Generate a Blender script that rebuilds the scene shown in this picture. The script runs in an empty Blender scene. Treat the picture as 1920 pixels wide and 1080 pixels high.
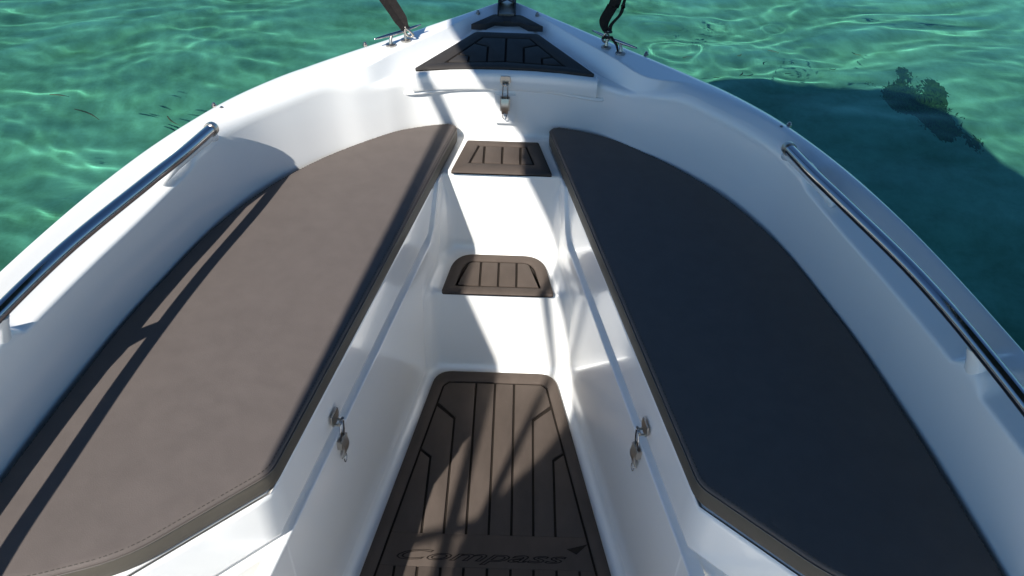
import bpy, bmesh, math, random
import numpy as np
from mathutils import Vector, Matrix, Quaternion
from math import radians, sin, cos, pi

random.seed(7)
S = bpy.context.scene
COL = S.collection

# ------------------------------------------------------------------ camera
CAM = Vector((0.0246, 0.0, 1.80))
PITCH, YAW, ROLL = radians(40.0), radians(0.415), radians(2.136)
fwd = Vector((sin(YAW) * cos(PITCH), cos(YAW) * cos(PITCH), -sin(PITCH)))
rgt = Vector((cos(YAW), -sin(YAW), 0))
up = rgt.cross(fwd)
cr = rgt * cos(ROLL) + up * sin(ROLL)
cu = -rgt * sin(ROLL) + up * cos(ROLL)
cd = bpy.data.cameras.new('camera')
cam = bpy.data.objects.new('camera', cd)
COL.objects.link(cam)
cam.matrix_world = Matrix(((cr.x, cu.x, -fwd.x, CAM.x), (cr.y, cu.y, -fwd.y, CAM.y),
                           (cr.z, cu.z, -fwd.z, CAM.z), (0, 0, 0, 1)))
cd.sensor_width = 36.0
cd.lens = 36.0 * 1507.0 / 1920.0
cd.clip_start = 0.02
cd.clip_end = 2000.0
S.camera = cam

# ------------------------------------------------------------------ sky + sun
SUN = Vector((0.52, 1.0, -1.0)).normalized()          # the way the light travels
ELEV = math.asin(-SUN.z)
w = bpy.data.worlds.new('World')
S.world = w
w.use_nodes = True
nt = w.node_tree
sky = nt.nodes.new('ShaderNodeTexSky')
sky.sky_type = 'NISHITA'
sky.sun_disc = False
sky.sun_elevation = ELEV
sky.sun_rotation = math.atan2(-SUN.x, -SUN.y)
sky.air_density = 1.0
sky.dust_density = 0.4
sky.ozone_density = 2.5
bg = nt.nodes['Background']
bg.inputs['Strength'].default_value = 0.078
tn = nt.nodes.new('ShaderNodeVectorMath')               # clear, deep blue air
tn.operation = 'MULTIPLY'
tn.inputs[1].default_value = (0.66, 0.95, 1.18)
nt.links.new(sky.outputs[0], tn.inputs[0])
nt.links.new(tn.outputs[0], bg.inputs['Color'])
ld = bpy.data.lights.new('sun', 'SUN')
ld.energy = 5.0
ld.angle = radians(0.53)
ld.color = (1.0, 0.96, 0.89)
sun = bpy.data.objects.new('sun', ld)
COL.objects.link(sun)
sun.rotation_euler = SUN.to_track_quat('-Z', 'Y').to_euler()
sun.location = (-3, -6, 7)

vs = S.view_settings
vs.view_transform = 'Standard'
vs.look = 'None'
vs.exposure = 0.44
vs.gamma = 1.0
vs.use_curve_mapping = False
S.cycles.max_bounces = 10
S.cycles.diffuse_bounces = 8
S.cycles.glossy_bounces = 4
S.cycles.transmission_bounces = 6
S.cycles.transparent_max_bounces = 8
S.cycles.caustics_reflective = False
S.cycles.caustics_refractive = True
S.cycles.sample_clamp_indirect = 4.0
S.cycles.use_denoising = True

# ------------------------------------------------------------------ materials
def nmat(name):
    m = bpy.data.materials.new(name)
    m.use_nodes = True
    t = m.node_tree
    t.nodes.clear()
    out = t.nodes.new('ShaderNodeOutputMaterial')
    return m, t, out

def N(t, kind, **kw):
    n = t.nodes.new(kind)
    for k, v in kw.items():
        if k in n.inputs.keys():
            n.inputs[k].default_value = v
        else:
            setattr(n, k, v)
    return n

def principled(name, base, rough=0.5, metal=0.0, var=0.0, vscale=8.0, bump=0.0, bscale=200.0, coat=0.0,
               spec=0.5, rvar=0.0, bevel=0.0, stretch=(1, 1, 1), bump2=0.0, b2scale=10.0):
    m, t, out = nmat(name)
    p = N(t, 'ShaderNodeBsdfPrincipled')
    p.inputs['Base Color'].default_value = (*base, 1)
    p.inputs['Roughness'].default_value = rough
    p.inputs['Metallic'].default_value = metal
    p.inputs['Coat Weight'].default_value = coat
    p.inputs['Coat Roughness'].default_value = 0.06
    p.inputs['Specular IOR Level'].default_value = spec
    t.links.new(p.outputs[0], out.inputs[0])
    tc = N(t, 'ShaderNodeTexCoord')
    mp = N(t, 'ShaderNodeMapping')
    mp.inputs['Scale'].default_value = stretch
    t.links.new(tc.outputs['Object'], mp.inputs[0])
    if var > 0:
        n = N(t, 'ShaderNodeTexNoise', Scale=vscale, Detail=6.0, Roughness=0.6)
        t.links.new(mp.outputs[0], n.inputs['Vector'])
        mr = N(t, 'ShaderNodeMapRange')
        mr.inputs['From Min'].default_value = 0.3
        mr.inputs['From Max'].default_value = 0.7
        mr.inputs['To Min'].default_value = 1 - var
        mr.inputs['To Max'].default_value = 1 + var
        t.links.new(n.outputs['Fac'], mr.inputs['Value'])
        mx = N(t, 'ShaderNodeVectorMath', operation='SCALE')
        mx.inputs[0].default_value = base
        t.links.new(mr.outputs[0], mx.inputs['Scale'])
        t.links.new(mx.outputs[0], p.inputs['Base Color'])
        if rvar > 0:
            r2 = N(t, 'ShaderNodeMapRange')
            r2.inputs['To Min'].default_value = max(0.02, rough - rvar)
            r2.inputs['To Max'].default_value = rough + rvar
            t.links.new(n.outputs['Fac'], r2.inputs['Value'])
            t.links.new(r2.outputs[0], p.inputs['Roughness'])
    nrm = None
    if bevel > 0:
        b = N(t, 'ShaderNodeBevel', samples=6)
        b.inputs['Radius'].default_value = bevel
        nrm = b.outputs[0]
    for st, sc in ((bump2, b2scale), (bump, bscale)):
        if st > 0:
            n2 = N(t, 'ShaderNodeTexNoise', Scale=sc, Detail=3.0)
            t.links.new(mp.outputs[0], n2.inputs['Vector'])
            bp = N(t, 'ShaderNodeBump', Strength=1.0, Distance=st)
            t.links.new(n2.outputs['Fac'], bp.inputs['Height'])
            if nrm:
                t.links.new(nrm, bp.inputs['Normal'])
            nrm = bp.outputs[0]
    if nrm:
        t.links.new(nrm, p.inputs['Normal'])
    return m

M_GEL = principled('white_gelcoat', (0.865, 0.86, 0.84), rough=0.22, var=0.010, vscale=3, coat=0.5, bevel=0.005, bump2=0.0003, b2scale=6.0)
M_GEL_PLAIN = principled('white_gelcoat_plain', (0.865, 0.86, 0.84), rough=0.22, var=0.010, vscale=3, coat=0.5, bump2=0.0003, b2scale=6.0)
M_VINYL = principled('taupe_vinyl', (0.127, 0.107, 0.098), rough=0.55, var=0.06, vscale=22, bump=0.0003, bscale=520, spec=0.12,
                     bump2=0.0040, b2scale=6.0)
M_VINYL_SIDE = principled('grey_vinyl_band', (0.092, 0.081, 0.066), rough=0.55, var=0.06, vscale=20, bump=0.00018, bscale=900, spec=0.12)
M_THREAD = principled('thread', (0.05, 0.042, 0.036), rough=0.8, var=0.1)
M_PIPE = principled('vinyl_piping', (0.10, 0.086, 0.076), rough=0.5, var=0.08)
M_FOAM = principled('brown_foam', (0.084, 0.065, 0.054), rough=0.78, var=0.13, vscale=18, bump=0.0004, bscale=500, spec=0.25, stretch=(1, 0.5, 1))
M_FOAM_DARK = principled('dark_foam', (0.020, 0.0145, 0.011), rough=0.85, var=0.15, spec=0.2)
M_FOAM_BLACK = principled('charcoal_foam', (0.044, 0.039, 0.036), rough=0.75, var=0.12, vscale=18, bump=0.0004, bscale=500, spec=0.3)
M_STEEL = principled('stainless_steel', (0.40, 0.40, 0.415), rough=0.10, metal=1.0, var=0.04, vscale=40, rvar=0.05)
M_STEEL_DULL = principled('cast_stainless', (0.46, 0.43, 0.39), rough=0.34, metal=1.0, var=0.10, vscale=60, rvar=0.08)
M_STRAP = principled('black_webbing', (0.026, 0.022, 0.021), rough=0.85, var=0.2, vscale=120, bump=0.0006, bscale=600, spec=0.2)
M_CANVAS = principled('canopy_canvas', (0.035, 0.04, 0.055), rough=0.9, var=0.08, vscale=30, spec=0.15)
M_BLACK = principled('black_plastic_and_shaded_steel', (0.012, 0.012, 0.013), rough=0.45, var=0.1)  # plastic on the buckles; painted-in shade on the steel roller cheeks
M_RUBBER = principled('grey_roller', (0.32, 0.36, 0.42), rough=0.3, var=0.06)
M_WEED = principled('seagrass', (0.020, 0.030, 0.010), rough=0.6, var=0.4, vscale=30)
M_WEED2 = principled('weed_clump', (0.075, 0.078, 0.022), rough=0.9, var=0.5, vscale=22)

# ------------------------------------------------------------------ mesh helpers
def obj(name, verts, faces, mat, parent=None, smooth=True, kind=None):
    me = bpy.data.meshes.new(name)
    me.from_pydata([tuple(v) for v in verts], [], faces)
    me.materials.append(mat)
    if smooth:
        me.polygons.foreach_set('use_smooth', [True] * len(me.polygons))
    me.update()
    o = bpy.data.objects.new(name, me)
    COL.objects.link(o)
    if parent:
        o.parent = parent
    if kind:
        o['kind'] = kind
    return o

class MB:
    """collects verts and faces of one mesh object"""
    def __init__(self):
        self.v, self.f = [], []
    def add(self, verts, faces):
        b = len(self.v)
        self.v += [Vector(p) for p in verts]
        self.f += [tuple(b + i for i in f) for f in faces]
        return self
    def grid(self, rows, close_u=False, close_v=False):
        nu, nv = len(rows), len(rows[0])
        fs = []
        for i in range(nu if close_u else nu - 1):
            for j in range(nv if close_v else nv - 1):
                a, b = i, (i + 1) % nu
                c, d = j, (j + 1) % nv
                fs.append((a * nv + c, a * nv + d, b * nv + d, b * nv + c))
        return self.add([p for r in rows for p in r], fs)
    def box(self, c, s, rot=None):
        v = []
        for x in (-.5, .5):
            for y in (-.5, .5):
                for z in (-.5, .5):
                    p = Vector((x * s[0], y * s[1], z * s[2]))
                    if rot is not None:
                        p = rot @ p
                    v.append(p + Vector(c))
        return self.add(v, [(0, 1, 3, 2), (4, 6, 7, 5), (0, 4, 5, 1), (2, 3, 7, 6), (0, 2, 6, 4), (1, 5, 7, 3)])
    def tube(self, pts, r, n=10, caps=True):
        pts = [Vector(p) for p in pts]
        rows = []
        prev = None
        for i, p in enumerate(pts):
            d = (pts[min(i + 1, len(pts) - 1)] - pts[max(i - 1, 0)]).normalized()
            if prev is None:
                u = d.orthogonal().normalized()
            else:
                u = (prev - d * prev.dot(d)).normalized()
            prev = u
            v = d.cross(u)
            rr = r[i] if isinstance(r, (list, tuple)) else r
            rows.append([p + (u * cos(2 * pi * k / n) + v * sin(2 * pi * k / n)) * rr for k in range(n)])
        b = len(self.v)
        self.grid(rows, close_v=True)
        if caps:
            self.f.append(tuple(b + k for k in range(n))[::-1])
            self.f.append(tuple(b + (len(rows) - 1) * n + k for k in range(n)))
        return self
    def prism(self, poly, z0, z1, bev=0.0, zf=None):
        """vertical prism over a plan polygon; zf(x, y) adds a slope; the top edge is bevelled"""
        zf = zf or (lambda x, y: 0.0)
        n = len(poly)
        rings = [(0, z0)]
        if bev > 0:
            rings += [(0, z1 - bev), (bev * .4, z1 - bev * .3), (bev, z1)]
        else:
            rings += [(0, z1)]
        rows = []
        for ins, z in rings:
            q = inset(poly, ins) if ins > 0 else poly
            rows.append([Vector((x, y, z + zf(x, y))) for x, y in q])
        b = len(self.v)
        self.grid(rows, close_v=True)
        self.f.append(tuple(b + (len(rows) - 1) * n + k for k in range(n)))
        return self
    def build(self, name, mat, parent=None, smooth=True, fix=True, sharp=None):
        o = obj(name, self.v, self.f, mat, parent, smooth)
        if fix:
            bm = bmesh.new()
            bm.from_mesh(o.data)
            bmesh.ops.recalc_face_normals(bm, faces=bm.faces)
            bm.to_mesh(o.data)
            bm.free()
        if sharp:
            o.data.set_sharp_from_angle(angle=radians(sharp))
        return o

def area(poly):
    return 0.5 * sum(poly[i][0] * poly[(i + 1) % len(poly)][1] - poly[(i + 1) % len(poly)][0] * poly[i][1] for i in range(len(poly)))

def ccw(poly):
    return list(poly) if area(poly) > 0 else list(poly)[::-1]

def inset(poly, d):
    """offset every edge of a polygon (counter-clockwise) inwards by d"""
    poly = list(poly)
    sgn = 1 if area(poly) > 0 else -1
    n = len(poly)
    out = []
    for i in range(n):
        a, b, c = Vector(poly[i - 1]), Vector(poly[i]), Vector(poly[(i + 1) % n])
        e1 = (b - a).normalized()
        e2 = (c - b).normalized()
        n1 = Vector((-e1.y, e1.x)) * sgn
        n2 = Vector((-e2.y, e2.x)) * sgn
        m = n1 + n2
        k = m.length_squared
        m = n1 if k < 1e-6 else m * (2.0 / k)
        if m.length > 2.5:
            m = m.normalized() * 2.5
        out.append(tuple(b + m * d))
    return out

def rounded(poly, r, n=5):
    """round the corners of a polygon; r is a number or one radius per corner"""
    out = []
    k = len(poly)
    for i in range(k):
        a, b, c = Vector(poly[i - 1]), Vector(poly[i]), Vector(poly[(i + 1) % k])
        rr = r[i] if isinstance(r, (list, tuple)) else r
        if rr <= 0:
            out.append(tuple(b))
            continue
        d1 = min(rr, (a - b).length * .49)
        d2 = min(rr, (c - b).length * .49)
        p, q = b + (a - b).normalized() * d1, b + (c - b).normalized() * d2
        for s in range(n + 1):
            u = s / n
            out.append(tuple(p * (1 - u) ** 2 + b * 2 * u * (1 - u) + q * u ** 2))
    return out

def catmull(P, sub):
    P = [Vector(p) for p in P]
    out = []
    for i in range(len(P) - 1):
        p0, p1, p2, p3 = P[max(i - 1, 0)], P[i], P[i + 1], P[min(i + 2, len(P) - 1)]
        if i == 0:
            p0 = p1 * 2 - p2
        if i == len(P) - 2:
            p3 = p2 * 2 - p1
        for s in range(sub):
            t = s / sub
            out.append(0.5 * ((2 * p1) + (p2 - p0) * t + (2 * p0 - 5 * p1 + 4 * p2 - p3) * t * t + (3 * p1 - p0 - 3 * p2 + p3) * t ** 3))
    out.append(P[-1].copy())
    return out

def fillet3(P, R, n=4):
    """round the inner corners of an open 3-D polyline, radius per point"""
    out = [P[0]]
    for i in range(1, len(P) - 1):
        a, b, c = P[i - 1], P[i], P[i + 1]
        r = R[i]
        if r <= 0:
            out.append(b)
            continue
        d1 = min(r, (a - b).length * .48)
        d2 = min(r, (c - b).length * .48)
        p, q = b + (a - b).normalized() * d1, b + (c - b).normalized() * d2
        for s in range(n + 1):
            u = s / n
            out.append(p * (1 - u) ** 2 + b * 2 * u * (1 - u) + q * u ** 2)
    out.append(P[-1])
    return out

def sst(a, b, x):
    t = max(0.0, min(1.0, (x - a) / (b - a)))
    return t * t * (3 - 2 * t)

def lerp(a, b, t):
    return a + (b - a) * t

def thing(name, label, cat, loc=(0, 0, 0), group=None):
    o = bpy.data.objects.new(name, None)
    COL.objects.link(o)
    o.location = loc
    o.empty_display_size = .1
    o['label'] = label
    o['category'] = cat
    if group:
        o['group'] = group
    return o

def tag(o, label, cat, group=None):
    o['label'] = label
    o['category'] = cat
    if group:
        o['group'] = group
    return o

def add_wn(o):
    mod = o.modifiers.new('weighted', 'WEIGHTED_NORMAL')
    mod.keep_sharp = True
    mod.weight = 60

# ================================================================== SETTING: sea bed and water
def wave(X, Y):
    rs = np.random.RandomState(11)
    H = np.zeros_like(X)
    # warp so the crests wander
    wx = 0.10 * np.sin(1.9 * X + 0.7 * Y + 1.0) + 0.06 * np.sin(3.7 * X - 2.1 * Y + 4)
    wy = 0.10 * np.sin(1.3 * X - 1.7 * Y + 2.0) + 0.05 * np.sin(4.1 * X + 2.9 * Y + 1)
    Xw, Yw = X + wx, Y + wy
    for i in range(46):
        L = 0.10 * (9.0 ** rs.rand())
        th = rs.normal(radians(98), 0.48)
        k = 2 * pi / L
        slope = 0.0120 * rs.uniform(.5, 1.0) * (L / 0.45) ** 0.40
        H += slope / k * np.sin(k * (cos(th) * Xw + sin(th) * Yw) + rs.rand() * 6.28)
    for (cx, cy, r0, wd, am) in RINGS:
        r = np.hypot(X - cx, Y - cy)
        H += am * np.exp(-((r - r0) / wd) ** 2) * np.cos((r - r0) / wd * 3.0)
    return H

RINGS = [(0.82, 4.42, 0.165, 0.045, 0.0007), (0.82, 4.42, 0.08, 0.03, 0.00015), (1.12, 4.78, 0.06, 0.03, 0.0003), (1.50, 4.78, 0.07, 0.03, 0.0003)]

def graded_axis(lo, hi, a, b, step, far):
    core = list(np.arange(a, b + 1e-6, step))
    left, s, x = [], step, a
    while x > lo:
        s *= far
        x -= s
        left.append(max(x, lo))
    right, s, x = [], step, b
    while x < hi:
        s *= far
        x += s
        right.append(min(x, hi))
    return np.array(left[::-1] + core + right)

def sheet(name, xs, ys, zf, mat):
    X, Y = np.meshgrid(xs, ys)
    Z = zf(X, Y)
    nx, ny = len(xs), len(ys)
    co = np.stack([X, Y, Z], -1).reshape(-1, 3).astype(np.float32)
    i = np.arange(nx * ny).reshape(ny, nx)
    q = np.stack([i[:-1, :-1], i[:-1, 1:], i[1:, 1:], i[1:, :-1]], -1).reshape(-1, 4)
    me = bpy.data.meshes.new(name)
    me.vertices.add(len(co))
    me.vertices.foreach_set('co', co.ravel())
    me.loops.add(q.size)
    me.loops.foreach_set('vertex_index', q.ravel().astype(np.int32))
    me.polygons.add(len(q))
    me.polygons.foreach_set('loop_start', np.arange(0, q.size, 4, dtype=np.int32))
    me.polygons.foreach_set('loop_total', np.full(len(q), 4, dtype=np.int32))
    me.polygons.foreach_set('use_smooth', np.ones(len(q), dtype=bool))
    me.update(calc_edges=True)
    me.materials.append(mat)
    o = bpy.data.objects.new(name, me)
    COL.objects.link(o)
    o['kind'] = 'structure'
    return o

BED = -0.60

def bed_z(X, Y):
    return BED + 0.05 * np.sin(1.1 * X + .6 * Y) + 0.03 * np.sin(2.3 * Y - .8 * X + 1) + 0.008 * np.sin(9 * Y + 2 * np.sin(2 * X))

# sand
m, t, out = nmat('pale_sand')
p = N(t, 'ShaderNodeBsdfPrincipled', Roughness=0.95)
p.inputs['Specular IOR Level'].default_value = 0.1
tc = N(t, 'ShaderNodeTexCoord')
n1 = N(t, 'ShaderNodeTexNoise', Scale=0.9, Detail=6.0, Roughness=0.6)
n2 = N(t, 'ShaderNodeTexNoise', Scale=6.0, Detail=10.0, Roughness=0.72)
t.links.new(tc.outputs['Object'], n1.inputs['Vector'])
t.links.new(tc.outputs['Object'], n2.inputs['Vector'])
mx = N(t, 'ShaderNodeMix', data_type='FLOAT')
mx.inputs[0].default_value = 0.5
t.links.new(n1.outputs['Fac'], mx.inputs[2])
t.links.new(n2.outputs['Fac'], mx.inputs[3])
r = N(t, 'ShaderNodeValToRGB')
r.color_ramp.elements[0].position = 0.36
r.color_ramp.elements[0].color = (0.24, 0.25, 0.15, 1)
r.color_ramp.elements[1].position = 0.60
r.color_ramp.elements[1].color = (0.60, 0.57, 0.44, 1)
t.links.new(mx.outputs[0], r.inputs[0])
t.links.new(r.outputs[0], p.inputs['Base Color'])
t.links.new(p.outputs[0], out.inputs[0])
M_SAND = m

# water: clear refracting surface, tinted where light passes
m, t, out = nmat('sea_water')
gls = N(t, 'ShaderNodeBsdfGlass', IOR=1.33, Roughness=0.0)
gls.inputs['Color'].default_value = (0.40, 0.805, 0.745, 1)
t.links.new(gls.outputs[0], out.inputs[0])
M_WATER = m

bed = sheet('sea_bed', graded_axis(-400, 400, -5, 6, 0.10, 1.35), graded_axis(-400, 400, -2, 10, 0.10, 1.35), bed_z, M_SAND)
FX0, FX1, FY0, FY1 = -4.2, 4.8, 0.6, 8.0
wat = sheet('sea_water', graded_axis(-420, 420, FX0, FX1, 0.018, 1.35), graded_axis(-420, 420, FY0, FY1, 0.018, 1.35),
            lambda X, Y: wave(X, Y) * np.clip(1.2 - np.hypot(X - .3, Y - 3) / 12, 0, 1), M_WATER)
ld.cycles.is_caustics_light = True
wat.cycles.is_caustics_caster = True
bed.cycles.is_caustics_receiver = True

# ================================================================== THE BOAT
boat = thing('boat', 'white open motorboat with foam step mats and stainless hand rails on clear turquoise water', 'boat')

# -------- stations of the upper shell, bow centre to stern, right-hand side: outer edge, ridge, valley, inner edge, wall foot
ST = [  # O            R              zR     L              zL     I              zI     W
    ((0, 2.335), (0, 2.312), .940, (0, 2.285), .934, (0, 1.908), .900, (0, 1.915)),
    ((.032, 2.308), (.026, 2.290), .940, (.020, 2.255), .933, (.060, 1.907), .900, (.06, 1.914)),
    ((.088, 2.252), (.074, 2.235), .941, (.052, 2.205), .930, (.120, 1.903), .900, (.11, 1.914)),
    ((.165, 2.181), (.128, 2.150), .942, (.110, 2.135), .908, (.180, 1.896), .900, (.165, 1.908)),
    ((.250, 2.101), (.200, 2.045), .943, (.182, 2.031), .900, (.240, 1.880), .900, (.236, 1.888)),
    ((.345, 2.008), (.275, 1.940), .944, (.257, 1.924), .898, (.300, 1.846), .899, (0.289, 1.841)),
    ((.430, 1.923), (.345, 1.838), .944, (.338, 1.826), .910, (.358, 1.804), .906, (0.344, 1.795)),
    ((.507, 1.839), (.452, 1.798), .947, (.435, 1.780), .943, (.422, 1.762), .930, (0.400, 1.753)),
    ((.575, 1.751), (.525, 1.726), .949, (.505, 1.708), .943, (.490, 1.690), .930, (0.458, 1.697)),
    ((.640, 1.645), (.596, 1.624), .950, (.585, 1.616), .944, (.560, 1.604), .930, (0.528, 1.610)),
    ((.692, 1.520), (.655, 1.516), .951, (.640, 1.514), .948, (.606, 1.515), .930, (0.584, 1.503)),
    ((.737, 1.400), (.700, 1.395), .952, (.672, 1.390), .950, (.630, 1.385), .932, (0.629, 1.385)),
    ((.775, 1.250), (.748, 1.248), .953, (.727, 1.245), .951, (.661, 1.235), .935, (0.666, 1.245)),
    ((.806, 1.100), (.781, 1.100), .953, (.762, 1.100), .951, (.694, 1.090), .938, (0.698, 1.105)),
    ((.831, .950), (.807, .950), .953, (.790, .950), .951, (.723, .945), .938, (0.722, 0.955)),
    ((.852, .800), (.829, .800), .953, (.812, .800), .951, (.747, .800), .938, (0.741, 0.805)),
    ((.876, .580), (.854, .580), .953, (.838, .580), .951, (.776, .580), .938, (0.758, 0.585)),
    ((.902, .200), (.880, .200), .953, (.865, .200), .951, (.806, .200), .938, (0.776, 0.205)),
    ((.922, -.400), (.900, -.400), .953, (.885, -.400), .951, (.831, -.400), .938, (0.791, -0.395)),
    ((.930, -1.300), (.908, -1.300), .953, (.893, -1.300), .951, (.841, -1.300), .938, (0.796, -1.295)),
    ((.920, -2.600), (.898, -2.600), .953, (.883, -2.600), .951, (.832, -2.600), .938, (0.786, -2.595)),
]
SUB = 8
def tab(f):
    return catmull([f(s) for s in ST], SUB)
cO = tab(lambda s: (s[0][0], s[0][1], .925))
cR = tab(lambda s: (s[1][0], s[1][1], s[2]))
cL = tab(lambda s: (s[3][0], s[3][1], s[4]))
cI = tab(lambda s: (s[5][0], s[5][1], s[6]))
cW = tab(lambda s: (s[7][0], s[7][1], .72))
# finer stations round the ends of the hand-rail scoops
def scoop(y):
    a = 1 - sst(1.39, 1.44, y)
    a *= sst(.885, .915, y) + (1 - sst(.83, .86, y))
    return min(1.0, a) * sst(-2.3, -2.2, y)

def refine(idx0, idx1, k):
    global cO, cR, cL, cI, cW
    out = []
    for c in (cO, cR, cL, cI, cW):
        n = list(c[:idx0 * SUB])
        for i in range(idx0 * SUB, idx1 * SUB):
            for q in range(k):
                n.append(c[i].lerp(c[i + 1], q / k))
        n += list(c[idx1 * SUB:])
        out.append(n)
    cO, cR, cL, cI, cW = out
refine(9, 17, 3)
NS = len(cO)

def section(i):
    O, R, L, I, W = (c[i].copy() for c in (cO, cR, cL, cI, cW))
    s = scoop(I.y) if i > 8 * SUB else 0.0
    bw = sst(1.0, 2.33, O.y)
    nrm = (O - I)
    nrm.z = 0
    nrm.normalize()
    if s > 0:
        L = L.lerp(I + nrm * .030 + Vector((0, 0, .925 - I.z)), s)
        I.z = lerp(I.z, .914, s)
    h0 = Vector((O.x * .40, O.y - .62 * bw, -.24))
    h1 = Vector((O.x * .80, O.y - .30 * bw, .06))
    h2 = Vector((O.x * .93, O.y - .12 * bw, .50))
    h3 = Vector((O.x - nrm.x * .02, O.y - nrm.y * .02, .875))
    o1 = Vector((O.x, O.y, .882))
    q_ = min(.030, .40 * (O - R).length)
    C_ = O - nrm * q_
    C_.z = lerp(.953, .942, bw)
    if O.x < 1e-6:
        C_.x = 0
    P = [h0, h1, h2, h3, o1, O, C_, R, L, I, W, W - nrm * .06]
    P[5].z = .928
    for q in (10, 11):
        if P[q].x < 0:
            P[q].x = 0
    P[11].z = .7185
    fr_ = 1 - sst(6.2, 7.2, i / SUB)
    rr = [0, .02, .05, .006, .008, .012, .014, lerp(.012, .003, fr_), lerp(.014, .004, fr_), lerp(.022, .007, s), .020, 0]
    if O.x < .02:
        rr = [0, .02, .05, .003, .003, .004, .004, .004, .004, .022, .02, 0]
    if I.y < .40:
        pass
    return fillet3(P, rr, 4)

rowsR = [section(i) for i in range(NS)]
rowsL = [[Vector((-p.x, p.y, p.z)) for p in r] for r in rowsR[1:]][::-1]
mb = MB()
mb.grid(rowsL + rowsR)
hull = mb.build('hull_and_deck', M_GEL_PLAIN, boat)
hull.cycles.is_caustics_receiver = False
add_wn(hull)

# -------- floor, steps and side walls of the footwell (one moulding)
def xw(y):
    return .158 + (1.68 - y) * .190 if y < 1.68 else .158 - (y - 1.68) * .19
prof = fillet3([Vector(p) for p in ((0, .30, .2), (0, 1.552, .2), (0, 1.560, .472), (0, 1.722, .474), (0, 1.734, .720), (0, 1.90, .7205))],
               [0, .045, .014, .045, .014, 0], 6)
pf = []
for i in range(len(prof) - 1):
    a, b = prof[i], prof[i + 1]
    k = max(1, int((a - b).length / .03))
    for q in range(k):
        pf.append(a.lerp(b, q / k))
pf.append(prof[-1])
mb = MB()
rowsR, wallR = [], []
LEDGE = .588
def ztop(y):
    return LEDGE + (.7165 - LEDGE) * max(0, min(1, (y - 1.630) / .065))
for i, p in enumerate(pf):
    d = (pf[min(i + 1, len(pf) - 1)] - pf[max(i - 1, 0)]).normalized()
    nrm = Vector((0, -d.z, d.y))
    r = .034 * (1 - sst(.60, .705, p.z))
    X = xw(p.y)
    row = [Vector((0, p.y, p.z)), Vector(((X - r) * .5, p.y, p.z)), Vector((X - r, p.y, p.z))]
    for q in range(1, 6):
        th = q / 5 * pi / 2
        row.append(Vector((X - r + r * sin(th), p.y, p.z)) + nrm * r * (1 - cos(th)))
    e = row[-1]
    e.x = xw(e.y)
    zt = max(ztop(e.y), e.z + .0005)
    if e.y < 1.735:
        row.append(Vector((xw(e.y), e.y, lerp(e.z, zt, .5))))
        row.append(Vector((xw(e.y), e.y, zt - .004)))
        row.append(Vector((xw(e.y) + .003, e.y, zt)))
        row.append(Vector((xw(e.y) + .026, e.y, zt + .003 * (1 - sst(1.63, 1.69, e.y)))))
    else:
        row += [e.copy() for _ in range(4)]
    rowsR.append(row)
mb.grid(rowsR)
mb2 = MB()
mb2.v = [Vector((-v.x, v.y, v.z)) for v in mb.v]
mb2.f = list(mb.f)
mb.add(mb2.v, mb2.f)
# the seat fronts below the lids, aft of the corners, and the sole that spreads out behind them
for sg in (1, -1):
    path = [(xw(.758), .758), (.512, .597), (.640, .553), (.775, .530)]
    rows = []
    for k, (x, y) in enumerate(path):
        nx, ny = (.012, .012)
        rows.append([Vector((sg * x, y, .2)), Vector((sg * x, y, LEDGE - .004)), Vector((sg * (x + .002), y + .003, LEDGE)),
                     Vector((sg * (x + .012), y + .026, LEDGE + .003))])
    mb.grid(rows)
    mb.add([(sg * (xw(.30) - .034), .30, .1995), (sg * .80, .30, .1995), (sg * .79, .60, .1995), (sg * (xw(.758) - .02), .758, .1995)], [(0, 1, 2, 3)])
mb.add([(-.80, .30, .1995), (.80, .30, .1995), (.80, -2.6, .1995), (-.80, -2.6, .1995)], [(0, 1, 2, 3)])
bm = None
liner = mb.build('footwell_moulding', M_GEL, boat, fix=False)
bm = bmesh.new()
bm.from_mesh(liner.data)
bmesh.ops.remove_doubles(bm, verts=bm.verts, dist=1e-5)
bmesh.ops.recalc_face_normals(bm, faces=bm.faces)
bm.to_mesh(liner.data)
bm.free()
add_wn(liner)

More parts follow.
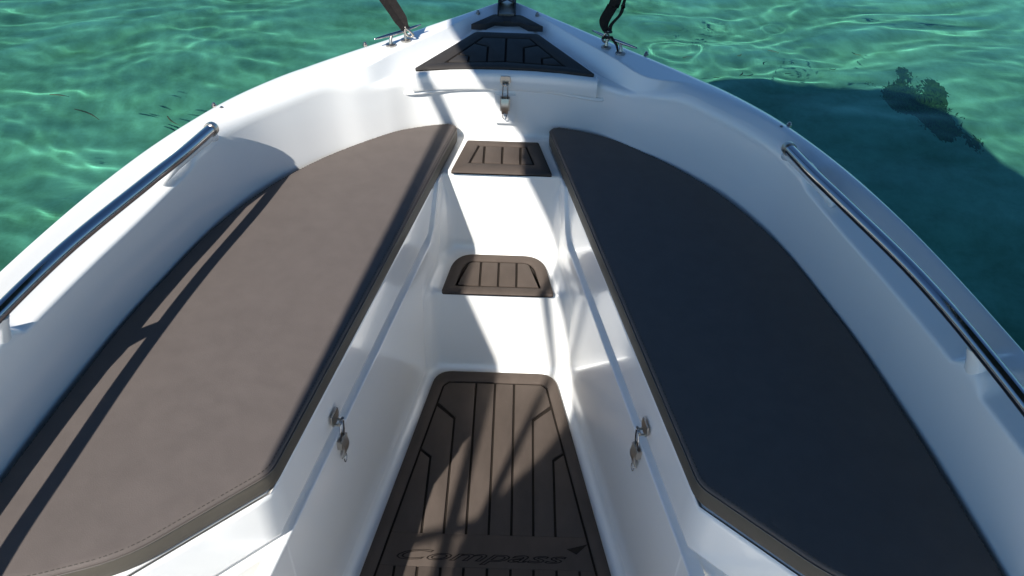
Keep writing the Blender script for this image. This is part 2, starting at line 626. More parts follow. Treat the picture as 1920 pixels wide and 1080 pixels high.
# -------- seat lids: shelf with a turned-down face, shadow gap below
Wpts = [(c.x, c.y) for c in cW]
for sg in (-1, 1):
    outer = [p for p in Wpts if p[1] > .58]
    outer = [(max(0, x - .004), y) for x, y in outer]
    LO = .008
    face = [(xw(1.690), 1.690), (xw(1.4), 1.4), (xw(1.1), 1.1), (xw(.758) - .0, .758), (.512, .597), (.640, .553), (.775, .530)]
    mb = MB()
    poly = [(x * sg, y) for x, y in outer + [(.775, .530 + .012)] + [(x + .008, y + .006) for x, y in face[::-1][1:]] + [(.15, 1.735), (0, 1.735)]]
    mb.add([(x, y, .7165) for x, y in poly], [tuple(range(len(poly)))])
    rows = []
    fine = []
    for a, b in zip(face[:-1], face[1:]):
        for q in range(8):
            fine.append((lerp(a[0], b[0], q / 8), lerp(a[1], b[1], q / 8)))
    fine.append(face[-1])
    fine = [(x + LO, y + .3 * LO) for x, y in fine]
    for k, (x, y) in enumerate(fine):
        a, b = fine[max(k - 1, 0)], fine[min(k + 1, len(fine) - 1)]
        d = Vector((b[0] - a[0], b[1] - a[1])).normalized()
        n = Vector((-d.y, d.x)) * -1
        n = Vector((d.y, -d.x)) if Vector((d.y, -d.x)).dot(Vector((-1, -.3))) > 0 else Vector((-d.y, d.x))
        zb = min(ztop(y) + .016, .712)
        sec = []
        for off, z in ((-.030, .7172), (-.008, .7172), (-.003, .7155), (-.0005, .711), (0, .705), (0, zb + .006), (-.001, zb + .002), (-.004, zb), (-.016, zb), (-.016, zb - .03)):
            z = max(z, zb - .03) if off < -.01 else max(z, zb)
            sec.append(Vector((sg * (x + n.x * off), y + n.y * off, z)))
        rows.append(sec)
    mb.grid(rows)
    o = mb.build('seat_lid', M_GEL, boat)
    add_wn(o)
    o['label'] = 'white locker lid under the %s pad, sun on its aft face' % 'sunlit' if sg < 0 else 'white locker lid under the shaded pad'

# -------- bow hatch
def deckz(y):
    return max(0, y - 1.90) * .075
lidfront = [(-.232, 1.880), (-.18, 1.894), (-.12, 1.902), (-.06, 1.907), (0, 1.909), (.06, 1.907), (.12, 1.902), (.18, 1.894), (.232, 1.880)]
lid = lidfront + [(.237, 1.896), (.094, 2.098), (.082, 2.106), (-.082, 2.106), (-.094, 2.098), (-.237, 1.896)]
lidfront = [(x, y - .010) for x, y in lidfront]
mb = MB()
mb.prism(ccw(lidfront + lid[9:]), .893, .9135, .006, lambda x, y: deckz(y))
# turned-down lip
rows = []
for x, y in lidfront:
    rows.append([Vector((x, y + .012, .9125)), Vector((x, y + .003, .9125)), Vector((x, y - .0025, .909)), Vector((x, y - .004, .903)),
                 Vector((x, y - .004, .872)), Vector((x, y - .002, .868)), Vector((x, y + .014, .868))])
b = len(mb.v)
mb.grid(rows)
n7 = 7
mb.f.append(tuple(b + k for k in range(n7)))
mb.f.append(tuple(b + (len(rows) - 1) * n7 + k for k in range(n7))[::-1])
hatch = mb.build('hatch_lid', M_GEL_PLAIN, boat, sharp=50)
# shallow moulded rim of the hatch opening on the bulkhead
rim = MB()
path = [(-.247, 1.902, .890), (-.250, 1.878, .866), (-.236, 1.876, .858), (-.12, 1.899, .8635), (0, 1.9055, .866), (.12, 1.899, .8635), (.236, 1.876, .858), (.250, 1.878, .866), (.247, 1.902, .890)]
rim.tube([Vector(p) + Vector((0, .004, 0)) for p in catmull(path, 4)], .0055, 8)
rim.build('hatch_rim', M_GEL_PLAIN, boat)

# -------- foam mats
G = .0028           # half a groove
def mat_part(name, outer, inner, planks, z, th, zf=None, top=M_FOAM, label=None, r_in=0.0):
    """base slab in groove colour, a raised border ring and raised planks; grooves are the gaps between them"""
    base = MB().prism(ccw(outer), z, z + th * .45, 0, zf).build(name, M_FOAM_DARK, boat, smooth=False)
    if label:
        base['label'] = label
    zf = zf or (lambda x, y: 0)
    outer, inner = ccw(outer), ccw(inner)
    ring = MB()
    # ring: sample both outlines by the same arc fraction round their shared centre
    c = Vector((sum(p[0] for p in inner) / len(inner), sum(p[1] for p in inner) / len(inner)))
    def hits(poly, ang):
        d = Vector((cos(ang), sin(ang)))
        best = None
        for i in range(len(poly)):
            a, b = Vector(poly[i]) - c, Vector(poly[(i + 1) % len(poly)]) - c
            e = b - a
            den = d.x * e.y - d.y * e.x
            if abs(den) < 1e-12:
                continue
            t_ = (a.x * e.y - a.y * e.x) / den
            u_ = (a.x * d.y - a.y * d.x) / den
            if t_ > 0 and -1e-6 <= u_ <= 1 + 1e-6:
                best = t_ if best is None else max(best, t_)
        return c + d * best
    angs = set()
    for poly in (outer, inner):
        for q in poly:
            angs.add(round(math.atan2(q[1] - c.y, q[0] - c.x), 5))
    for k in range(24):
        angs.add(-pi + 2 * pi * k / 24 + .001)
    angs = sorted(angs)
    bv = .0013
    o_in, i_out = inset(outer, bv), inset(inner, -bv)
    rows = []
    z0, z1 = z + th * .4, z + th
    for a_ in angs:
        po, pi2 = hits(outer, a_), hits(inner, a_)
        po2, pi3 = hits(o_in, a_), hits(i_out, a_)
        rows.append([Vector((q.x, q.y, zz + zf(q.x, q.y))) for q, zz in ((po, z), (po, z1 - bv), (po2, z1), (pi3, z1), (pi2, z1 - bv), (pi2, z0))])
    ring.grid(rows, close_u=True)
    ring.build('border', top, base, sharp=50)
    for pl in planks:
        pl = ccw(pl)
        MB().prism(pl, z + th * .4, z + th - .0002, .0011, zf).build('plank', top, base, sharp=50)
    return base

def mir(poly):
    return [(-x, y) for x, y in poly][::-1]

# sole mat
def bx(y):       # inner edge of its border
    return .138 + (1.495 - y) * .1835
outer = rounded([(-.276, .90), (-.276 - .075, .50), (.276 + .075, .50), (.276, .90), (.160, 1.533), (-.160, 1.533)], [0, .0, .0, 0, .045, .045], 7)
inner = [(-bx(.56), .56), (bx(.56), .56), (bx(1.478), 1.478), (bx(1.478) - .016, 1.495), (-bx(1.478) + .016, 1.495), (-bx(1.478), 1.478)]
g = G
TY = 1.027
A = [(g, TY), (.051 - g, TY), (.051 - g, 1.495 - 2 * g), (g, 1.495 - 2 * g)]
def bi(y):
    return bx(y) - 2 * g
Bp = [(.051 + g, TY), (.101 - g, TY), (.101 - g, 1.370), (bi(1.417), 1.417), (bi(1.476), 1.476), (bi(1.476) - .013, 1.495 - 2 * g), (.051 + g, 1.495 - 2 * g)]
Cp = [(.101 + g, TY), (.151 - g, TY), (.151 - g, 1.243), (bi(1.265), 1.265), (bi(1.405), 1.405), (.101 + g, 1.363)]
Dp = [(.151 + g, TY), (bi(TY), TY), (bi(1.257), 1.257), (.151 + g, 1.237)]
text_panel = [(-bi(.945), .945), (bi(.945), .945), (bi(TY), TY), (-bi(TY), TY)]
aft = []
xsg = [0, .051, .101, .151, .201]
for a_, b_ in zip(xsg[:-1], xsg[1:]):
    aft.append([(a_ + g, .57), (b_ - g, .57), (b_ - g, .945), (a_ + g, .945)])
aft.append([(.201 + g, .57), (bi(.57), .57), (bi(.945), .945), (.201 + g, .945)])
planks = [A, mir(A), Bp, mir(Bp), Cp, mir(Cp), Dp, mir(Dp), text_panel] + aft + [mir(q) for q in aft]
ZS = .2045
sole = mat_part('sole_mat', outer, inner, planks, ZS, .0075, label='long brown foam mat on the floor with engraved lettering')
# engraved lettering: outlined letters
cu_ = bpy.data.curves.new('lettering', 'FONT')
cu_.body = 'Compass'
cu_.size = .046
cu_.shear = .45
cu_.space_character = 1.0
cu_.fill_mode = 'NONE'
cu_.bevel_depth = .0009
cu_.bevel_resolution = 1
cu_.resolution_u = 3
tx = bpy.data.objects.new('lettering_curve', cu_)
COL.objects.link(tx)
bpy.context.view_layer.update()
me = bpy.data.meshes.new_from_object(tx.evaluated_get(bpy.context.evaluated_depsgraph_get()))
bpy.data.objects.remove(tx)
xs = [v.co.x for v in me.vertices]
ys = [v.co.y for v in me.vertices]
sx = .375 / (max(xs) - min(xs))
sy = .034 / (max(ys) - min(ys))
x0, y0 = min(xs), min(ys)
for v in me.vertices:
    v.co = Vector((-.200 + (v.co.x - x0) * sx, .952 + (v.co.y - y0) * sy, ZS + .0074 + v.co.z * .8))
me.materials.clear()
me.materials.append(M_FOAM_DARK)
o = bpy.data.objects.new('lettering', me)
COL.objects.link(o)
o.parent = sole
MB().prism(ccw([(.175, .996), (.222, 1.010), (.196, .984)]), ZS + .005, ZS + .0078).build('needle_mark', M_FOAM_DARK, sole)

# middle step mat
outer = rounded([(-.143, 1.545), (.143, 1.545), (.122, 1.672), (.092, 1.706), (-.092, 1.706), (-.122, 1.672)], [.010, .010, .03, .03, .03, .03], 6)
inner = rounded([(-.110, 1.572), (.110, 1.572), (.094, 1.655), (.076, 1.678), (-.076, 1.678), (-.094, 1.655)], [.004, .004, .016, .016, .016, .016], 3)
def clipx(poly, a, b):
    """cut a polygon to a < x < b"""
    def cut(P, c, sgn):
        out = []
        for i in range(len(P)):
            p, q = P[i - 1], P[i]
            ip, iq = sgn * (p[0] - c) >= 0, sgn * (q[0] - c) >= 0
            if ip != iq:
                u = (c - p[0]) / (q[0] - p[0])
                out.append((c, p[1] + (q[1] - p[1]) * u))
            if iq:
                out.append(q)
        return out
    return cut(cut(poly, a, 1), b, -1)
inn = inset(ccw(inner), 2 * g)
planks = [clipx(inn, a_, b_) for a_, b_ in ((-1, -.047 - g), (-.047 + g, -g), (g, .047 - g), (.047 + g, 1))]
mat_part('step_mat', outer, inner, planks, .4755, .0075, label='brown foam mat on the middle step, rounded back corners')

# upper step mat
outer = rounded([(-.127, 1.722), (.127, 1.722), (.094, 1.880), (-.094, 1.880)], .004, 2)
inner = [(-.085, 1.765), (.085, 1.765), (.064, 1.856), (-.064, 1.856)]
inn = inset(ccw(inner), 2 * g)
planks = [clipx(inn, a_, b_) for a_, b_ in ((-1, -.047 - g), (-.047 + g, -g), (g, .047 - g), (.047 + g, 1))]
mat_part('step_mat', outer, inner, planks, .7215, .0075, label='brown foam mat on the upper step, straight trapezium')

# hatch mat
hz = lambda x, y: deckz(y)
outer = [(-.222, 1.888), (-.14, 1.904), (-.07, 1.911), (0, 1.913), (.07, 1.911), (.14, 1.904), (.222, 1.888), (.225, 1.896), (.087, 2.094), (.078, 2.099), (-.078, 2.099), (-.087, 2.094), (-.225, 1.896)]
inner = [(-.156, 1.927), (0, 1.940), (.156, 1.927), (.064, 2.072), (-.064, 2.072)]
def hx(y):
    return .156 + (1.927 - y) * (.092 / .145) - 2.4 * g
yb = lambda x: 1.940 - abs(x) * .083 + 2 * g
P1 = [(g, yb(g)), (.047 - g, yb(.047)), (.047 - g, 2.022), (hx(2.038), 2.038), (hx(2.067), 2.067), (g, 2.067)]
P2 = [(.047 + g, yb(.047)), (.094 - g, yb(.094)), (.094 - g, 1.968), (hx(1.976), 1.976), (hx(2.031), 2.031), (.047 + g, 2.017)]
P3 = [(.094 + g, yb(.094)), (hx(1.936), 1.936), (hx(1.970), 1.970), (.094 + g, 1.963)]
planks = [P1, mir(P1), P2, mir(P2), P3, mir(P3)]
mat_part('hatch_mat', outer, inner, planks, .9125, .008, hz, top=M_FOAM_BLACK, label='dark foam mat on the bow hatch')

# stem mat (small, ahead of the hatch)
stem = [(-.098, 2.140), (-.092, 2.138), (-.058, 2.140), (-.034, 2.168), (.034, 2.168), (.058, 2.140), (.092, 2.138), (.098, 2.140), (.042, 2.211), (.034, 2.215), (-.034, 2.215), (-.042, 2.211)]
sb = MB().prism(ccw(stem), .924, .940, .002).build('stem_mat', M_FOAM_BLACK, boat, sharp=50)
for sg in (1, -1):
    q = [(sg * x, y) for x, y in ((.010, 2.155), (.036, 2.155), (.062, 2.135), (.030, 2.201), (.010, 2.201))]
    MB().prism(ccw(q), .9395, .9415, .0008).build('plank', M_FOAM_BLACK, sb, sharp=50)

# -------- hand rails
for sg in (-1, 1):
    pts = catmull([(.604, 1.486, .958), (.624, 1.370, .966), (.649, 1.250, .975), (.699, 1.030, .985), (.735, .82, .985), (.766, .55, .985), (.796, .2, .985),
                   (.820, -.4, .985), (.828, -1.2, .985), (.822, -2.2, .985)], 8)
    pts = [Vector((sg * p.x, p.y, p.z)) for p in pts]
    rail = MB().tube(pts, .0120, 16).build('grab_rail', M_STEEL, boat, sharp=50)
    rail['label'] = ('sunlit' if sg < 0 else 'shaded') + ' stainless hand rail along the gunwale'
    d = (pts[0] - pts[3]).normalized()
    MB().tube([pts[0] - d * .004, pts[0] + d * .002, pts[0] + d * .008, pts[0] + d * .011], [.0150, .0150, .0140, .0075], 16).build('rail_end', M_STEEL_DULL, rail, sharp=40)
    MB().tube([(sg * .606, 1.506, .928), (sg * .614, 1.488, .941), (sg * .630, 1.425, .946), (sg * .645, 1.365, .944), (sg * .658, 1.320, .930)], [.008, .014, .016, .014, .008], 14).build('rail_mount', M_GEL_PLAIN, rail)
    for y0, x0 in ((.87, .741), (.20, .806), (-.6, .831), (-1.6, .834)):
        k = min(pts, key=lambda p: abs(p.y - y0))
        foot = Vector((sg * (abs(k.x) + .024), k.y + .004, .932))
        MB().tube([k + Vector((0, 0, -.004)), k.lerp(foot, .5), foot], [.012, .014, .018], 12).build('rail_post', M_GEL_PLAIN, rail, sharp=50)

# -------- toggle latches
def latch(org, n, scale=1.0, label=None, drop=0.0):
    n = Vector(n).normalized()
    wv = Vector((0, 0, 1))
    u = n.cross(wv).normalized() * -1
    def W(a, b, c):
        return Vector(org) + (u * a + n * b + wv * c) * scale
    R = Matrix((u, n, wv)).transposed()
    body = MB()
    body.box(W(0, .0015 - drop, -.043), (.028 * scale, .003 * scale, .046 * scale), R)
    for a in (-.0125, .0125):
        body.box(W(a, .007 - drop, -.032), (.0022 * scale, .014 * scale, .020 * scale), R)
    for c in (-.028, -.060):
        body.tube([W(0, .002 - drop, c), W(0, .0045 - drop, c)], .0035 * scale, 8)
    b = body.build('latch', M_STEEL_DULL, boat, sharp=40)
    if label:
        b['label'] = label
    st = MB()
    pl = [(-.011, .018), (.011, .018), (.016, .030), (.0135, .045), (-.0135, .045), (-.016, .030)]
    v = [W(a, .0006, c) for a, c in pl] + [W(a, .0030, c) for a, c in pl]
    st.add(v, [tuple(range(6))[::-1], tuple(range(6, 12))] + [(k, (k + 1) % 6, 6 + (k + 1) % 6, 6 + k) for k in range(6)])
    st.tube([W(-.007, .003, .020), W(-.007, .012, .021), W(-.006, .014, .028)], .0024 * scale, 8)
    st.tube([W(.007, .003, .020), W(.007, .012, .021), W(.006, .014, .028)], .0024 * scale, 8)
    st.box(W(0, .012, .0225), (.016 * scale, .004 * scale, .006 * scale), R)
    st.build('strike_plate', M_STEEL_DULL, b, sharp=40)
    lev = MB()
    rows = []
    for k in range(7):
        q = k / 6
        c = -.022 - .052 * q
        bb = .013 + .006 * math.sin(q * pi) - .004 * q - drop
        wd = lerp(.0115, .009, q)
        rows.append([W(-wd, bb - .003, c), W(-wd, bb, c), W(wd, bb, c), W(wd, bb - .003, c)])
    lev.grid(rows, close_v=True)
    k0 = len(lev.v)
    lev.f += [(0, 1, 2, 3), (k0 - 1, k0 - 2, k0 - 3, k0 - 4)]
    lev.build('lever', M_STEEL_DULL, b, sharp=40)
    MB().tube([W(-.0075, .009 - drop, -.030), W(-.0078, .012 - drop * .5, -.005), W(-.0065, .014, .021), W(0, .0145, .0265), W(.0065, .014, .021), W(.0078, .012 - drop * .5, -.005), W(.0075, .009 - drop, -.030)], .0017 * scale, 8).build('bail', M_STEEL, b)
    MB().tube([W(.006 * cos(a), .010 - drop, -.080 + .010 * sin(a)) for a in [k / 12 * 2 * pi for k in range(13)]], .0013 * scale, 6).build('pull_ring', M_STEEL, b)
    return b
for sg in (-1, 1):
    y = .992
    latch((sg * (xw(y) + .004), y, .604), (-sg, -.19, 0), 1.04, 'stainless toggle latch below the %s seat cushion' % ('sunlit' if sg < 0 else 'shaded'), drop=.0)
latch((.0025, 1.8935, .868), (0, -1, 0), .86, 'stainless toggle latch holding the bow hatch', drop=-.000)
# the shallow pad the hatch latch is bolted to
pad = MB().box((.0025, 1.904, .812), (.052, .012, .080)).build('latch_pad', M_GEL_PLAIN, boat, smooth=False)

# -------- mooring cleats and little deck studs
for sg in (-1, 1):
    c = Vector((sg * .277, 1.992, .945))
    d = Vector((sg * .115, -.112, 0)).normalized()
    base = MB()
    for k in (-1, 1):
        f = c + d * .024 * k - Vector((0, .006, 0))
        base.tube([f + Vector((0, 0, -.004)), f + Vector((0, 0, .003)), f + Vector((0, 0, .005))], [.013, .013, .009], 14)
        base.tube([f + Vector((0, 0, .003)), f + Vector((0, .002, .014)), c + d * .020 * k + Vector((0, 0, .024))], [.005, .004, .0045], 8)
    cl = base.build('cleat', M_STEEL_DULL, boat, sharp=45)
    cl['label'] = ('sunlit' if sg < 0 else 'shaded') + ' stainless mooring cleat on the foredeck'
    bar = [c + d * q + Vector((0, 0, .024 + .003 * abs(q) / .08)) for q in (-.074, -.055, -.03, 0, .03, .055, .074)]
    MB().tube(bar, [.002, .0034, .0044, .0047, .0044, .0034, .002], 10).build('horn', M_STEEL, cl)
    for (x, y, z) in ((.617, 1.598, .9445), (.640, 1.616, .9435), (.083, 2.214, .942), (.362, 1.978, .940)):
        p = Vector((sg * x, y, z))
        MB().tube([p + Vector((0, 0, -.003)), p + Vector((0, 0, .002)), p + Vector((0, 0, .004)), p + Vector((0, 0, .006)), p + Vector((0, 0, .008))],
                  [.0060, .0060, .0034, .0042, .002], 10).build('deck_stud', M_STEEL_DULL, boat, sharp=50)

# -------- bow roller
y0, y1 = 2.202, 2.355
ch = MB()
ch.box((-.003, (y0 + y1) / 2, .943), (.046, y1 - y0, .006))
ro = ch.build('bow_roller', M_STEEL_DULL, boat, smooth=False)
for x in (-.0265, .0205):
    ck = MB()
    poly = [(2.202, .940), (2.355, .925), (2.370, .955), (2.355, .985), (2.290, .985), (2.230, .965), (2.202, .955)]
    v = [Vector((x + dx, a, b)) for dx in (-.0018, .0018) for a, b in poly]
    n = len(poly)
    ck.add(v, [tuple(range(n)), tuple(range(n, 2 * n))] + [(k, (k + 1) % n, n + (k + 1) % n, n + k) for k in range(n)])
    ck.build('cheek', M_BLACK, ro, sharp=30)  # steel cheeks, their shade put into the colour as black
MB().tube([(-.024, 2.290, .968), (-.012, 2.290, .968), (-.003, 2.290, .968), (.006, 2.290, .968), (.018, 2.290, .968)], [.023, .019, .015, .019, .023], 18).build('roller', M_RUBBER, ro)
MB().tube([(-.031, 2.290, .968), (.025, 2.290, .968)], .005, 10).build('axle', M_STEEL, ro, sharp=40)

# ================================================================== CUSHIONS
half = [(.145, 1.9035), (.208, 1.885), (.278, 1.853), (.357, 1.790), (.437, 1.712), (.519, 1.606), (.579, 1.496), (.624, 1.384), (.660, 1.244),
        (.692, 1.100), (.715, .940), (.733, .800), (.746, .680), (.756, .578)]
TH = .066
def cushion(sg, label):
    c = thing('seat_cushion', label, 'cushion', (sg * .45, 1.1, .718), 'sun pads on the bow seats')
    curve = [tuple(p) for p in catmull([Vector((x, y, 0)) for x, y in half], 6)]
    curve = [(p[0], p[1]) for p in curve]
    rear = [(.640, .570), (.507, .617), (.3355, .772)]
    inner_ = [(.1200, 1.892)]
    poly = curve + rear + inner_
    # fine, rounded outline
    rad = [0] * len(curve) + [.04, .05, .020, .014]
    rad[0], rad[len(curve) - 1] = .012, .04
    poly = rounded(poly, rad, 5)
    fine = []
    for i in range(len(poly)):
        a, b = poly[i], poly[(i + 1) % len(poly)]
        L = math.hypot(b[0] - a[0], b[1] - a[1])
        k = max(1, int(L / .03))
        for q in range(k):
            fine.append((lerp(a[0], b[0], q / k), lerp(a[1], b[1], q / k)))
    poly = ccw(fine)
    L0 = c.location
    def P(x, y, z):
        return Vector((sg * x - L0.x, y - L0.y, z - L0.z))
    # boxing band (slightly bellied), in a darker, greyer tone than the top
    def bell(ins, z):
        return [P(x, y, z) for x, y in inset(poly, ins)]
    rnd = random.Random(3 if sg < 0 else 8)
    band = MB()
    rows = [bell(.004, .7195), bell(.0005, .7225), bell(-.0006, .733), bell(-.0008, .743), bell(-.0004, .752), bell(.0010, .7580)]
    band.grid(rows, close_v=True)
    band.f.append(tuple(range(len(poly)))[::-1])
    band.build('side_band', M_VINYL_SIDE, c)
    # top panel: rolls over the edge, then a soft dome
    top = MB()
    ins = [.0008, .0010, .0022, .0046, .0078, .0120]
    zz = [.7572, .7600, .7628, .7646, .7656, .7661]
    rows = [bell(i_, z_) for i_, z_ in zip(ins, zz)]
    cx = sum(p[0] for p in poly) / len(poly)
    cy = sum(p[1] for p in poly) / len(poly)
    last = inset(poly, ins[-1])
    top.grid(rows, close_v=True)
    n = len(poly)
    ring0 = (len(rows) - 1) * n
    # the field inside: points on a grid, triangulated against the last ring, rising to a soft crown
    pv = [Vector(q) for q in last]
    def dist(x, y):
        p = Vector((x, y))
        best = 9
        for i in range(0, len(pv), 2):
            best = min(best, (p - pv[i]).length)
        return best
    def inside(x, y):
        hit = False
        for i in range(len(pv)):
            a, b = pv[i - 1], pv[i]
            if (a.y > y) != (b.y > y) and x < (b.x - a.x) * (y - a.y) / (b.y - a.y) + a.x:
                hit = not hit
        return hit
    extra = []
    yy = .56
    while yy < 1.9:
        xx = .12
        while xx < .78:
            if inside(xx, yy) and dist(xx, yy) > .022:
                extra.append(Vector((xx, yy)))
            xx += .035
        yy += .035
    from mathutils.geometry import delaunay_2d_cdt
    cv_, _, cf_, ov_, _, _ = delaunay_2d_cdt(pv + extra, [(i, (i + 1) % len(pv)) for i in range(len(pv))], [], 1, 1e-6)
    base_i = len(top.v)
    remap = {}
    for i, q in enumerate(cv_):
        src = ov_[i][0] if ov_[i] else -1
        if 0 <= src < n:
            remap[i] = ring0 + src
        else:
            d_ = dist(q.x, q.y)
            top.v.append(P(q.x, q.y, .7661 + .0040 * (1 - math.exp(-d_ / .07)) + .0007 * math.sin(q.x * 21 + q.y * 9) * math.sin(q.y * 14)))
            remap[i] = len(top.v) - 1
    top.f += [tuple(remap[i] for i in f) for f in cf_]
    top.build('top_panel', M_VINYL, c)
    # seam roll between the two and the stitch line on it
    seam = [P(x, y, .7577) for x, y in inset(poly, -.0002)]
    MB().tube(seam + [seam[0]], .0013, 6, caps=False).build('piping', M_PIPE, c)
    st = MB()
    path = inset(poly, .0052)
    acc = 0.0
    for i in range(len(path)):
        a, b2 = Vector(path[i]), Vector(path[(i + 1) % len(path)])
        L = (b2 - a).length
        d = (b2 - a).normalized()
        sp = -acc
        while sp < L:
            if sp >= 0:
                q = a + d * sp
                e = a + d * min(L, sp + .0042)
                n_ = Vector((-d.y, d.x)) * .0007
                st.add([P(q.x - n_.x, q.y - n_.y, .7650), P(e.x - n_.x, e.y - n_.y, .7650), P(e.x, e.y, .7660), P(q.x, q.y, .7660),
                        P(e.x + n_.x, e.y + n_.y, .7654), P(q.x + n_.x, q.y + n_.y, .7654)], [(0, 1, 2, 3), (3, 2, 4, 5)])
            sp += .0075
        acc = L - (sp - .0075) if sp > 0 else 0
        acc = max(0.0, min(.0075, acc))
    o = st.build('stitching', M_THREAD, c, smooth=False)
    o['kind'] = 'stuff'
    return c
cushion(-1, 'sunlit taupe grey vinyl sun pad with strap shadow and dark rail shadow across it')
cushion(1, 'shaded sun pad that reads navy black, beside the side in shadow')

# ================================================================== CANOPY (overhead, out of frame) AND ITS FRONT STRAPS
bim = thing('canopy', 'dark canvas canopy on steel tubes overhead, casting the shadow on the right of the boat', 'canopy', (0, 0, 2.1))
eL = catmull([(-.78, 1.76, 0), (-.760, 1.35, 0), (-.750, .95, 0), (-.690, .70, 0), (-.655, .48, 0), (-.662, .17, 0), (-.715, -.20, 0), (-.80, -.55, 0), (-1.03, -.86, 0),
              (-1.06, -1.05, 0), (-1.05, -1.22, 0)], 5)
eR = catmull([(.98, 1.84, 0), (1.16, 1.56, 0), (1.19, 1.25, 0), (1.30, .95, 0), (1.36, .60, 0), (1.37, .17, 0), (1.36, -.20, 0), (1.34, -.55, 0), (1.30, -.86, 0),
              (1.28, -1.05, 0), (1.26, -1.22, 0)], 5)
rows = []
for a, b in zip(eL, eR):
    r_ = []
    for k in range(17):
        q = k / 16
        p = a.lerp(b, q)
        p.z = .16 * (1 - (2 * q - 1) ** 2)
        r_.append(p)
    rows.append(r_)
cv = MB()
n1 = len(rows[0])
low = [[p - Vector((0, 0, .004)) for p in r_] for r_ in rows]
cv.grid(rows)
cv.grid(low)
cv.build('canvas', M_CANVAS, bim, fix=False)
for e_ in (eL, eR):
    MB().tube(e_, .007, 6).build('hem', M_CANVAS, bim)
def bow(y, xl, xr, z, h):
    return [Vector((lerp(xl, xr, k / 16), y, z + h * (1 - (2 * k / 16 - 1) ** 2))) for k in range(17)]
MB().tube(bow(1.77, -.79, .99, -.014, .16), .0125, 10).build('bow_tube', M_STEEL, bim)
MB().tube(bow(.45, -.655, 1.36, -.018, .158), .0125, 10).build('bow_tube', M_STEEL, bim)
MB().tube(bow(-.74, -1.20, 1.20, -.20, .30), .0125, 10).build('bow_tube', M_STEEL, bim)
for sg in (-1, 1):
    MB().tube([(sg * .795, .75, -.05), (sg * .908, -2.43, -1.15)], .0150, 12).build('leg', M_STEEL, bim)
    MB().tube([(sg * .610, .25, -.004), (sg * .93, -1.14, -1.15)], .0120, 12).build('leg', M_STEEL, bim)

def ribbon(pts, wd, tw, th=.0022):
    """flat webbing along pts; tw(u) turns it about its own length"""
    pts = catmull([Vector(p) for p in pts], 8)
    rows = []
    for i, p in enumerate(pts):
        u_ = i / (len(pts) - 1)
        d = (pts[min(i + 1, len(pts) - 1)] - pts[max(i - 1, 0)]).normalized()
        s_ = d.cross(Vector((0, 1, .3))).normalized()
        n_ = d.cross(s_)
        a = tw(u_)
        e1 = s_ * cos(a) + n_ * sin(a)
        e2 = n_ * cos(a) - s_ * sin(a)
        w_ = wd(u_) if callable(wd) else wd
        rows.append([p - e1 * w_ / 2 - e2 * th / 2, p - e1 * w_ / 2 + e2 * th / 2, p + e1 * w_ / 2 + e2 * th / 2, p + e1 * w_ / 2 - e2 * th / 2])
    m_ = MB()
    m_.grid(rows, close_v=True)
    k0 = len(m_.v)
    m_.f += [(0, 1, 2, 3), (k0 - 1, k0 - 2, k0 - 3, k0 - 4)]
    return m_

def snap_hook(par, base, d):
    d = Vector(d).normalized()
    s_ = Vector((1, 0, 0))
    pts = [base + d * .022, base + d * .016, base + d * .009 + s_ * .005, base - d * .004 + s_ * .008, base - d * .011, base - d * .004 - s_ * .008, base + d * .008 - s_ * .007, base + d * .016 - s_ * .003]
    MB().tube(catmull(pts, 5), .0032, 8).build('snap_hook', M_STEEL_DULL, par)
    MB().tube([base + d * .019 - s_ * .011, base + d * .019 + s_ * .011], .0032, 8).build('buckle', M_BLACK, par)

# left strap, in the sun
bl = Vector((-.250, 2.002, .964))
tl = Vector((-.785, 1.755, 2.085))
s1 = thing('canopy_strap', 'black webbing strap in full sun clipped to the cleat on the sunlit foredeck', 'strap', bl, 'straps staying the canopy')
rel = lambda pts, o: [Vector(p) - o for p in pts]
d = (tl - bl).normalized()
ribbon(rel([bl + d * .014, bl + d * .08, bl.lerp(tl, .25), bl.lerp(tl, .6), tl], bl), lambda u_: .016 + .018 * min(1, u_ * 6), lambda u_: .35 + .5 * u_).build('webbing', M_STRAP, s1, sharp=40)
ribbon(rel([bl + d * .018 + Vector((-.004, -.004, 0)), bl + d * .12 + Vector((-.013, -.008, .004)), bl.lerp(tl, .25) + Vector((-.020, -.010, 0)), bl.lerp(tl, .5) + Vector((-.01, 0, 0)), tl], bl), .018, lambda u_: .9 - .6 * u_).build('webbing', M_STRAP, s1, sharp=40)
snap_hook(s1, Vector((0, 0, 0)), d)
# right strap, in the shade, slack
br = Vector((.258, 2.010, .966))
tr_ = Vector((.450, 1.765, 2.20))
s2 = thing('canopy_strap', 'slack black double webbing strap against the water, clipped to the cleat on the shaded foredeck', 'strap', br, 'straps staying the canopy')
d = (tr_ - br).normalized()
ribbon(rel([br + d * .02 + Vector((-.008, 0, 0)), br + Vector((-.008, .004, .045)), br + Vector((.006, -.006, .085)), br + Vector((.018, -.025, .14)), br.lerp(tr_, .5), tr_], br), lambda u_: .013 + .017 * min(1, u_ * 5), lambda u_: .7 - .5 * min(1, u_ * 4)).build('webbing', M_STRAP, s2, sharp=40)
ribbon(rel([br + d * .015 + Vector((.004, 0, 0)), br + Vector((.010, .004, .034)), br + Vector((.029, .004, .060)), br + Vector((.034, -.004, .085)), br + Vector((.040, -.02, .14)), br.lerp(tr_, .5) + Vector((.02, 0, 0)), tr_], br), .013, lambda u_: .5 + .6 * u_).build('webbing', M_STRAP, s2, sharp=40)
snap_hook(s2, Vector((0, 0, 0)), d)
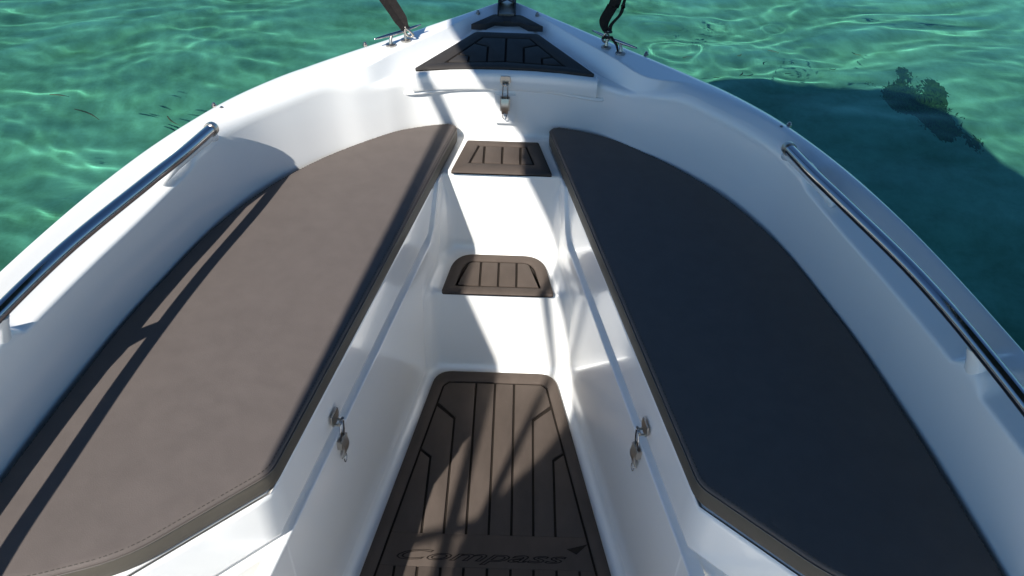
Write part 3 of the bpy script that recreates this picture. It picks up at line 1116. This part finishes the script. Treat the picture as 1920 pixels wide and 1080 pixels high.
MB().tube([Vector((-.01, -.004, .002)), Vector((.012, -.018, .010)), Vector((.026, -.030, -.006)), Vector((.030, -.036, -.020))], [.003, .004, .0035, .0025], 8).build('strap_tail', M_STRAP, s2)

# ================================================================== SEAGRASS: drifting blades and a clump on the sand
def blade(name, a, b, bend, wd, z, label, group, tilt=0.0):
    a, b = Vector((*a, 0)), Vector((*b, 0))
    d = (b - a)
    n = Vector((-d.y, d.x, 0)).normalized()
    o0 = (a + b) / 2
    rows = []
    for k in range(9):
        u_ = k / 8
        p = a.lerp(b, u_) + n * bend * math.sin(u_ * pi) + Vector((0, 0, tilt * (u_ - .5)))
        w_ = wd * (.35 + .65 * math.sin(min(1, u_ * 1.15 + .08) * pi) ** .5) / 2
        rows.append([p - o0 - n * w_, p - o0 + Vector((0, 0, .0012)), p - o0 + n * w_, p - o0 - Vector((0, 0, .0012))])
    o = MB().grid(rows, close_v=True).build(name, M_WEED, None)
    o.location = (o0.x, o0.y, z)
    o.cycles.is_caustics_receiver = True
    return tag(o, label, 'seagrass', group)
GL = 'seagrass blades drifting in the water'
blade('seagrass_strand', (-1.985, 3.313), (-1.835, 3.222), .012, .009, .004, 'longest dark seagrass blade drifting left of the bow under a bright ripple', GL)
blade('seagrass_strand', (-1.548, 3.277), (-1.462, 3.194), -.008, .007, .004, 'dark seagrass blade drifting nearest the left gunwale', GL)
blade('seagrass_strand', (-2.16, 3.45), (-2.06, 3.43), .006, .010, .003, 'short thin seagrass blade farthest left of the boat', GL)
rs = random.Random(5)
for (x, y) in ((.949, 4.11), (1.358, 4.069), (1.499, 4.087), (1.233, 3.917), (1.453, 3.947), (1.065, 3.879), (1.437, 4.225), (1.894, 4.234), (1.706, 4.031), (1.238, 4.167), (1.20, 3.93)):
    an = rs.uniform(-1.2, 1.2)
    L_ = rs.uniform(.035, .065)
    dx, dy = L_ * cos(an), L_ * sin(an) * .8
    blade('seagrass_fragment', (x - dx / 2, y - dy / 2), (x + dx / 2, y + dy / 2), rs.uniform(-.012, .012), .008, .004,
          'tiny dark seagrass fragment floating just beyond the canopy shadow, right of the bow', 'seagrass fragments beyond the shadow')
# clump: many narrow curved blades rising from the sand
rs = random.Random(21)
cl = MB()
rows = []
for i in range(80):
    r_ = []
    for j in range(80):
        u_, v_ = (i / 79 - .5) * 3.4, (j / 79 - .5) * 3.4
        x, y = 2.33 + .16 * u_ - .04 * v_, 4.17 + .34 * v_ + .05 * u_
        rad_ = math.hypot(u_, v_) + .30 * math.sin(3 * u_ + 2 * v_) + .22 * math.sin(5 * v_ - 4 * u_ + 1) + rs.uniform(-.14, .14)
        r_.append(Vector((x, y, bed_z(np.float64(x), np.float64(y)) + .05 * (1 - rad_) if rad_ < 1.5 else BED - .12)))
    rows.append(r_)
cl.grid(rows)
for k in range(500):
    u_, v_ = max(-.8, min(.8, rs.gauss(0, .4))), max(-.8, min(.8, rs.gauss(0, .4)))
    x, y = 2.33 + .16 * u_ - .04 * v_, 4.17 + .34 * v_ + .05 * u_
    h_ = rs.uniform(.02, .06) * max(.25, 1 - .5 * (u_ * u_ + v_ * v_))
    an = rs.uniform(0, 6.28)
    lx, ly = cos(an) * h_ * .7, sin(an) * h_ * .7
    w_ = rs.uniform(.002, .005)
    z0 = float(bed_z(np.float64(x), np.float64(y))) + .01
    px, py = -sin(an) * w_, cos(an) * w_
    cl.add([(x - px, y - py, z0), (x + px, y + py, z0), (x + lx * .4 + px * .8, y + ly * .4 + py * .8, z0 + h_ * .8), (x + lx * .4 - px * .8, y + ly * .4 - py * .8, z0 + h_ * .8),
            (x + lx, y + ly, z0 + h_)], [(0, 1, 2, 3), (3, 2, 4)])
o = cl.build('weed_clump', M_WEED2, None, smooth=False, fix=False)
o.cycles.is_caustics_receiver = True
tag(o, 'dark olive clump of seaweed on the sand at the edge of the canopy shadow', 'seaweed')
